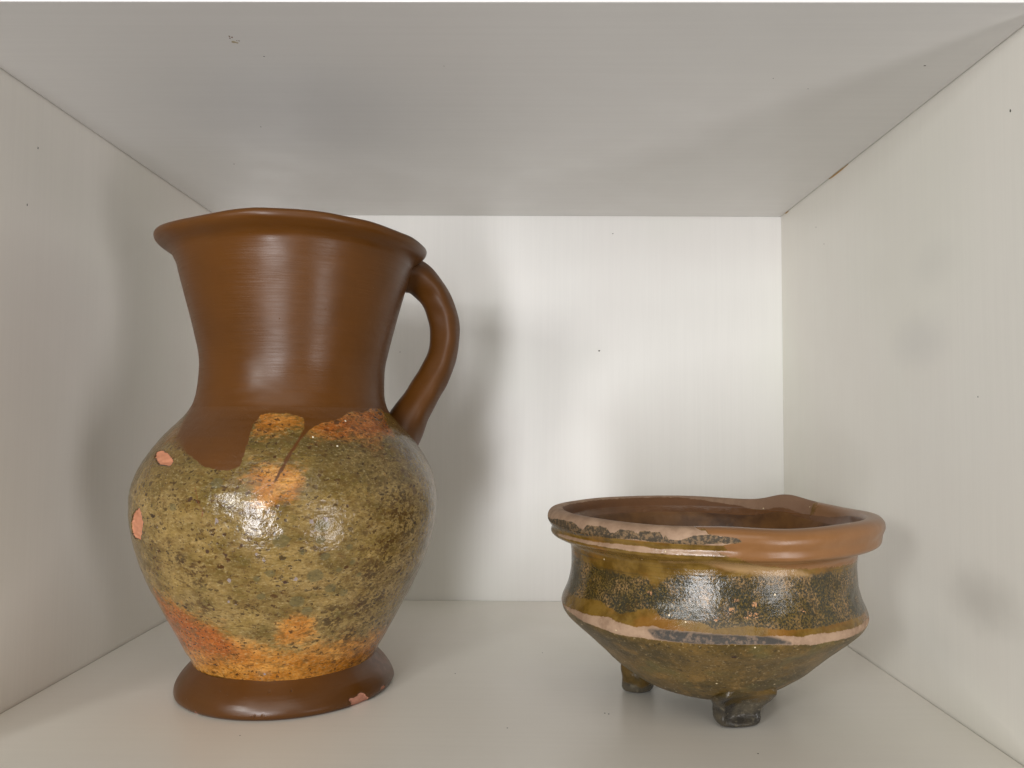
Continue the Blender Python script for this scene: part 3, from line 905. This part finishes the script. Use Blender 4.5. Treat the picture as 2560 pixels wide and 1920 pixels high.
Vz = z * 1000
leftz = (1 - painted)
front_l = np.where(outer & (Dth < -60), 0.0, -20.0)
sd_rim_dark = np.minimum(curve('b_dark_rim') - Vz, Vz - curve('b_dark_rim_low')) + front_l
sd_lipclay = np.minimum(curve('b_clay_rim_low') - Vz, Vz - 110.8) + np.where(outer, 0, -20)
paint_low = np.interp(Dth, [-104, -100, -94, -85, -72, -57, -24, 20], [124, 112.3, 108.7, 104.5, 101.8, 100.9, 99, 100])
edge_t = np.interp(Vz, [99, 107, 110, 112, 114, 116.5, 118.5, 120.5, 122, 126], [-94, -94, -97, -101.5, -98, -99.5, -94.5, -95.5, -103, -108])
sd_edge = (Dth - edge_t) * 1.8
sd_paint = np.minimum(Vz - paint_low, sd_edge)
sd_paint = np.minimum(sd_paint, (26 - Dth) * 0.28)
sd_rim_dark = np.minimum(sd_rim_dark, (-94.0 - Dth) * 1.8)
sd_lipclay = np.minimum(sd_lipclay, -sd_edge + 1.0)
dt = np.interp(Dth, [-200, -159, -151, -137, -130, -125, -122, -118, -114, -105, -60, 0], [97, 97, 97, 96, 96, 95, 90, 97, 99, 100, 99, 98])
dl = curve('b_darkband_low')
dband = smooth(dt - Vz, -2.5, 5.0) * smooth(Vz - dl, -1.0, 1.6)
dband = dband * np.interp(Dth, [-180, -150, -120, -100, -40], [1, 0.8, 0.85, 1, 0.95])
ct = curve('b_clayband_top')
cb = curve('b_clayband_low')
sd_band = np.minimum(ct - Vz, Vz - cb)
Rb = np.interp(z, [0.06, 0.07, 0.09], [0.0948, 0.0942, 0.0897]) * 1000
sd_smudge = sd_poly(np.radians(Dth + 90) * 94, Vz, [(np.radians(t + 90) * 94, v) for t, v in FEAT['b_smudge']])
sd_smudge = sd_smudge
sd_wear = sd_poly(np.radians(Dth + 90) * 90, Vz, [(np.radians(t + 90) * 90, v) for t, v in FEAT['b_wear']])
fl = np.full(z.shape, -9.0)
for t, v in FEAT['b_orangefleck'] + [(-97, 79), (-91, 77.5), (-124, 86), (-70, 79), (-101, 76)]:
    fl = np.maximum(fl, 1.5 - np.hypot(np.radians(Dth - t) * 90, (Vz - v) * 1.2))
pit = 1.0 - np.hypot(np.radians(Dth + 95) * 90 / 1.9, (Vz - 55.6) * 1.2)
dr = dr - outer * 0.0006 * smooth(pit, 0, 0.6)
# a clay blob bulging at the carination, worn flat at the left
dr = dr + outer * 0.0005 * w(-120, 40) * np.exp(-((z - 0.0655) / 0.004) ** 2)
# wheel lines on the wall
dr = dr + outer * 0.00004 * np.sin(z * 3200 + 0.8 * np.sin(2 * th)) * smooth(z, 0.078, 0.09) * (1 - smooth(z, 0.10, 0.104))
dr = dr - outer * painted * 0.0 
Pb = lathe(pw, BX, BY, None, dr, dz)
Nb = grid_normals(Pb)
inl = (np.minimum(np.where(outer, 50, Vz - np.interp(Dth, [-180, -120, 0, 15, 30, 50, 62, 90, 180], [123.5, 122.5, 122, 118.5, 116.5, 116.5, 121, 124.5, 124.5])), 50))
B1 = pack(sd_paint, sd_rim_dark, dband, sd_band)
B2 = pack(sd_smudge, sd_lipclay, fl, sd_wear)
B3 = pack(inl, pit, smooth(deg, -128, -150) * smooth(z, 0.066, 0.072), w(20, 60))


def bowl_glaze():
    M = Mat('mottled_bowl_glaze')
    paint, rimdark, dband_, band = M.attr('mask_a')
    smudge, lipclay, fleck, wear = M.attr('mask_b')
    inl_, pit_, lefts, backr = M.attr('mask_c')
    zz = M.n('ShaderNodeSeparateXYZ')
    M.put(zz.inputs[0], M.co)
    zc = zz.outputs[2]
    hv = M.vec((1, 1, 1.8))
    n1 = M.noise(26, 4, 0.6, hv)
    n2 = M.noise(90, 4, 0.6)
    n3 = M.noise(330, 3, 0.65)
    n4 = M.noise(620, 3, 0.65)
    wob = M.mul(M.sub(M.noise(330, 4, 0.7), 0.5), 2.0)
    wob = M.add(wob, M.mul(M.sub(M.noise(70, 3, 0.6), 0.5), 1.6))
    mustard = M.mix(M.step(n2, 0.35, 0.65), (0.095, 0.050, 0.006), (0.175, 0.100, 0.018))
    mustard = M.mix(M.mul(M.step(n1, 0.5, 0.68), 0.6), mustard, (0.22, 0.088, 0.014))
    # speckled dark band, worn tan granules on black green
    v = M.noise(1.0, 3, 0.7, M.vec((880, 880, 820)))
    gran = M.step(M.add(v, M.mul(M.sub(M.noise(45, 3), 0.5), 0.30)), 0.42, 0.68)
    darkc = M.mix(M.step(n1, 0.4, 0.62), (0.034, 0.025, 0.009), (0.028, 0.027, 0.018))
    granc = M.mix(M.step(n2, 0.4, 0.65), (0.135, 0.088, 0.020), (0.26, 0.155, 0.060))
    db = M.mix(gran, darkc, granc)
    dens_ = M.add(M.mul(dband_, 1.22), M.add(M.mul(M.sub(n3, 0.5), 1.5), M.mul(M.sub(n1, 0.5), 1.0)))
    up = M.mix(M.step(dens_, 0.30, 0.80), mustard, db)
    streak = M.noise(1.0, 3, 0.6, M.vec((420, 420, 70)))
    up = M.mix(M.mul(M.step(streak, 0.60, 0.72), M.mul(M.step(dband_, 0.02, 0.35), 0.7)), up, (0.06, 0.035, 0.012))
    ring = M.noise(1.0, 2, 0.5, M.vec((9, 9, 1100)))
    up = M.mix(M.mul(M.mul(M.step(ring, 0.60, 0.68), M.step(zc, 0.086, 0.092)), 0.55), up, (0.04, 0.03, 0.012))
    wr = M.mul(M.step(M.add(wear, wob), -1.5, 1.5), 0.6)
    up = M.mix(wr, up, (0.42, 0.265, 0.13))
    up = M.mix(M.mul(M.mul(M.step(M.add(fleck, M.mul(wob, 0.9)), -0.6, 0.6), M.step(v, 0.5, 0.58)), 0.85), up, (0.55, 0.27, 0.13))
    # lower cone
    lo = M.mix(M.step(n1, 0.35, 0.65), (0.048, 0.031, 0.006), (0.120, 0.070, 0.015))
    lo = M.mix(M.mul(M.step(n2, 0.5, 0.72), 0.6), lo, (0.20, 0.110, 0.024))
    lo = M.mix(M.mul(M.step(n3, 0.56, 0.68), 0.75), lo, (0.026, 0.017, 0.005))
    lo = M.mix(M.mul(M.step(n4, 0.58, 0.70), 0.75), lo, (0.30, 0.22, 0.11))
    lo = M.mix(M.mul(M.step(M.noise(36, 3, 0.5, M.vec((1, 1, 1), off=(2, 7, 1))), 0.54, 0.68), 0.5), lo, (0.085, 0.075, 0.022))
    c = M.mix(M.step(zc, 0.0635, 0.0640), lo, up)
    # bare carination
    clay = M.mix(M.step(n2, 0.35, 0.65), (0.24, 0.150, 0.092), (0.35, 0.232, 0.150))
    clay = M.mix(M.mul(M.step(n3, 0.52, 0.7), 0.4), clay, (0.36, 0.24, 0.16))
    bd = M.step(M.add(band, M.mul(wob, 0.95)), -0.2, 0.3)
    clay = M.mix(M.mul(M.step(M.noise(48, 4, 0.6), 0.48, 0.68), 0.55), clay, (0.24, 0.150, 0.095))
    c = M.mix(bd, c, clay)
    sm = M.step(M.add(smudge, M.mul(wob, 1.0)), -1.6, 0.3)
    c = M.mix(M.mul(M.mul(sm, M.step(n3, 0.45, 0.65, 1.0, 0.6)), bd), c, (0.040, 0.034, 0.027))
    # lip
    clay = M.mix(M.mul(backr, M.step(n2, 0.3, 0.6, 0.55, 0.9)), clay, (0.17, 0.085, 0.045))
    c = M.mix(M.step(M.add(lipclay, M.mul(wob, 0.9)), -0.15, 0.3), c, clay)
    lipz = M.step(zc, 0.1135, 0.1145)
    notp = M.step(paint, 0.0, -0.2)
    c = M.mix(M.mul(M.step(zc, 0.1165, 0.1175), notp), c, clay)
    rd = M.step(M.add(rimdark, M.mul(M.sub(M.noise(260, 4, 0.75), 0.5), 2.8)), -0.1, 0.2)
    rdc = M.mix(M.step(M.noise(480, 3, 0.7), 0.44, 0.62), (0.040, 0.028, 0.014), (0.17, 0.105, 0.050))
    c = M.mix(rd, c, rdc)
    # restored tan coat
    pc = M.mix(n1, (0.180, 0.078, 0.025), (0.250, 0.118, 0.044))
    pc = M.mix(M.mul(M.step(n2, 0.5, 0.8), 0.3), pc, (0.28, 0.138, 0.060))
    pf_ = M.step(M.add(paint, M.mul(wob, 1.5)), -0.6, 0.9)
    pb_ = M.mul(pf_, 0.97)
    c = M.mix(pb_, c, pc)
    c = M.mix(M.mul(rd, M.step(paint, 1.6, 0.4)), c, rdc)
    c = M.mix(M.step(pit_, 0.0, 0.35), c, (0.03, 0.014, 0.01))
    wsp = M.step(M.voro(95).outputs['Distance'], 0.06, 0.04)
    c = M.mix(M.mul(wsp, M.sub(1.0, pf_)), c, (0.6, 0.48, 0.3))
    # inside of the lip: clay above, dark glaze below
    ins = M.mix(n2, (0.085, 0.034, 0.012), (0.17, 0.07, 0.02))
    ii = M.step(M.add(inl_, M.mul(wob, 0.8)), 0.2, -0.2)
    c = M.mix(ii, c, ins)
    rough = M.mixf(M.math('MAXIMUM', bd, M.mul(notp, M.step(zc, 0.117, 0.118))), M.step(n2, 0.3, 0.7, 0.17, 0.26), 0.75)
    rough = M.mixf(pf_, rough, 0.30)
    rough = M.mixf(M.step(zc, 0.0635, 0.062), rough, M.math('MAXIMUM', rough, 0.42))
    hm = M.sub(1.0, M.mul(pf_, 0.85))
    h = M.bump(M.noise(120, 3, 0.5), 0.0010, M.mul(hm, 0.35))
    h = M.bump(M.noise(1.0, 2, 0.5, M.vec((25, 25, 420))), 0.0003, M.mul(hm, 0.16), h)
    h = M.bump(M.noise(300, 3, 0.6), 0.0006, M.mul(hm, 0.40), h)
    h = M.bump(v, 0.00035, M.mul(hm, 0.35), h)
    h = M.bump(M.noise(45, 2), 0.0010, 0.2, h)
    return M.out(c, rough, h, spec=0.5)


def bowl_inside():
    M = Mat('dark_brown_inside_glaze')
    n1 = M.noise(30, 4, 0.6)
    n2 = M.noise(220, 4, 0.6)
    c = M.mix(M.step(n1, 0.35, 0.65), (0.060, 0.024, 0.007), (0.150, 0.066, 0.018))
    c = M.mix(M.mul(M.step(n2, 0.5, 0.7), 0.4), c, (0.13, 0.058, 0.016))
    h = M.bump(n2, 0.0006, 0.4)
    h = M.bump(n1, 0.002, 0.3, h)
    return M.out(c, 0.42, h, spec=0.35)


bat = {'mask_a': B1, 'mask_b': B2, 'mask_c': B3}
m_bg = bowl_glaze()
grid_part('body', Pb, Nb, 0, jb_rim, m_bg, bowl, bat, 'waisted wall and cone with a bare clay ridge')
grid_part('rim', Pb, Nb, jb_rim, jb_in, m_bg, bowl, bat, 'thick rim, smooth tan at right and flaked at left')
grid_part('inside', Pb, Nb, jb_in, len(pw) - 1, bowl_inside(), bowl, None, 'dark brown glazed inside')


def leg_mat(name, dark):
    M = Mat(name)
    zz = M.n('ShaderNodeSeparateXYZ')
    M.put(zz.inputs[0], M.co)
    n1 = M.noise(60, 4, 0.6)
    n2 = M.noise(260, 4, 0.6)
    olive = M.mix(M.step(n1, 0.35, 0.65), (0.040, 0.026, 0.005), (0.098, 0.056, 0.011))
    olive = M.mix(M.mul(M.step(n2, 0.5, 0.7), 0.5), olive, (0.040, 0.026, 0.008))
    blk = M.mix(M.step(n1, 0.4, 0.62), (0.030, 0.026, 0.021), (0.075, 0.062, 0.042))
    blk = M.mix(M.mul(M.step(n2, 0.55, 0.7), 0.6), blk, (0.17, 0.145, 0.10))
    lim = 0.0165 if dark else 0.006
    f = M.step(M.add(zz.outputs[2], M.mul(M.sub(M.noise(110, 4, 0.65), 0.5), 0.016)), lim - 0.002, lim + 0.002)
    rib_ = M.attr('mask_a')[0]
    f = M.mul(f, M.sub(1.0, M.mul(rib_, M.step(zz.outputs[2], 0.0235, 0.0215))))
    c = M.mix(f, blk, olive)
    h = M.bump(M.noise(170, 3, 0.55), 0.0008, 0.4)
    h = M.bump(M.noise(500, 3, 0.6), 0.0005, 0.6, h)
    return M.out(c, M.mixf(f, 0.24, 0.36), h, spec=0.5)


def leg(az, rad, wtop, wbot, depth, mat, label, lean=0.0, ribs=1.0, spread=1.0, top=1.0):
    """stubby leg: pinched side ribs with a hollow front face, spreading where it meets the bowl"""
    ez = np.array([cos(az), sin(az)])       # outward
    et = np.array([-sin(az), cos(az)])      # sideways
    ns_ = 64
    a_ = np.linspace(0, 2 * pi, ns_, endpoint=False)
    # height, outward centre, half width, half depth
    K = [(0.0002, 0.0, wbot * 0.20, depth * 0.3), (0.0004, 0.0, wbot * 0.65, depth * 0.70), (0.0018, 0.0, wbot * 0.88, depth * 0.92), (0.0042, -0.0002, wbot * 0.97, depth),
         (0.008, -0.0004, wbot * 1.00, depth * 1.0), (0.0115, 0.0006, wbot * 1.06, depth * 1.0), (0.015, 0.0028, wbot * 1.20, depth * 1.02),
         (0.0185, 0.0064, wbot * 1.30, depth * 1.04), (0.022, 0.0108, wtop * 0.95, depth * 1.0), (0.026, 0.0138, wtop * 0.85, depth * 0.7), (0.030, 0.0150, wtop * 0.6, depth * 0.4)]
    K = catmull([(k[0], k[1], k[2] * (top if k[0] > 0.014 else 1), k[3] * (top if k[0] > 0.017 else 1)) for k in K], 60)
    P_ = np.zeros((len(K), ns_, 3))
    for i, (h_, oc, hw, hd) in enumerate(K):
        ca, sa = np.cos(a_), np.sin(a_)
        e = 0.78
        o = hd * np.sign(ca) * np.abs(ca) ** e
        s = hw * np.sign(sa) * np.abs(sa) ** e
        k = smooth(np.array(h_), 0.001, 0.006) * (1 - smooth(np.array(h_), 0.020, 0.030)) * ribs
        front = np.clip(ca, 0, 1)
        o = o - k * 0.0042 * front * (1 - np.abs(sa) ** 1.5) ** 1.0
        o = o + k * 0.0016 * np.exp(-((np.abs(sa) - 0.80) / 0.16) ** 2) * (ca > 0)
        o = o + 0.00022 * np.sin(i * 0.11 + a_ * 3) + 0.0001 * np.sin(i * 0.23 - a_ * 5)
        s = s + 0.0004 * np.sin(i * 0.21 + a_ * 2)
        cxx = rad + oc * spread + o
        P_[i, :, 0] = BX + ez[0] * cxx + et[0] * (s + lean * h_)
        P_[i, :, 1] = BY + ez[1] * cxx + et[1] * (s + lean * h_)
        P_[i, :, 2] = h_ + (0.0004 * np.sin(a_ * 3 + 1) if i < 12 else 0) * smooth(np.array(h_), 0.0005, 0.002)
    N_ = grid_normals(P_)
    flipped = np.sum((P_[30, 0] - P_[30].mean(0)) * N_[30, 0]) < 0
    if flipped:
        P_ = P_[:, ::-1]
        N_ = grid_normals(P_)
    sa_, ca_ = np.sin(a_)[None, :], np.cos(a_)[None, :]
    rib = np.exp(-((np.abs(sa_) - 0.80) / 0.20) ** 2) * (ca_ > -0.1) * (ribs > 0.9) + 0 * P_[:, :, 2]
    if flipped:
        rib = rib[:, ::-1]
    zero = rib * 0
    o_ = grid_part('leg', P_, N_, 0, len(K) - 1, mat, bowl, {'mask_a': np.stack([rib, zero, zero, zero], -1)}, label)
    return o_


leg(radians(-77), 0.0370, 0.0198, 0.0146, 0.0085, leg_mat('black_leg_glaze', True), 'front leg with blackened hollow face between ribs')
m_leg = leg_mat('olive_leg_glaze', False)
leg(radians(151), 0.0488, 0.0165, 0.0122, 0.0102, m_leg, 'left leg in olive glaze with dark tip', ribs=0.3, spread=0.05, top=0.92)
leg(radians(34), 0.0480, 0.0200, 0.0120, 0.0085, m_leg, None, ribs=0.5)

# lug on the far side of the rim, seen just over it
na, nb = 26, 40
P = np.zeros((na, nb, 3))
az = radians(42)
ez = np.array([cos(az), sin(az), 0])
et = np.array([-sin(az), cos(az), 0])
for i in range(na):
    s = i / (na - 1)
    out = 0.096 + 0.030 * s
    hw = 0.0145 * (1 - 0.35 * s) * math.sqrt(max(1e-4, 1 - max(0, (s - 0.7) / 0.3) ** 2))
    hh = 0.0058 * (1 - 0.15 * s) * math.sqrt(max(1e-4, 1 - max(0, (s - 0.7) / 0.3) ** 2))
    zc_ = 0.1208 - 0.004 * s * s
    for j in range(nb):
        q = 2 * pi * j / nb
        P[i, j] = np.array([BX, BY, zc_]) + ez * out + et * hw * cos(q) * (1 + 0.05 * sin(3 * q + s * 5)) + np.array([0, 0, 1]) * hh * sin(q)
Nl = grid_normals(P)
if np.sum((P[10, 0] - P[10].mean(0)) * Nl[10, 0]) < 0:
    P = P[:, ::-1]
    Nl = grid_normals(P)
Ml = Mat('worn_lug_clay')
q = Ml.noise(90, 4)
grid_part('lug_handle', P, Nl, 0, na - 1, Ml.out(Ml.mix(Ml.step(q, 0.4, 0.6), (0.10, 0.055, 0.035), (0.26, 0.16, 0.10)), 0.5, Ml.bump(q, 0.001, 0.4)), bowl, None,
          'small dark lug behind the rim')
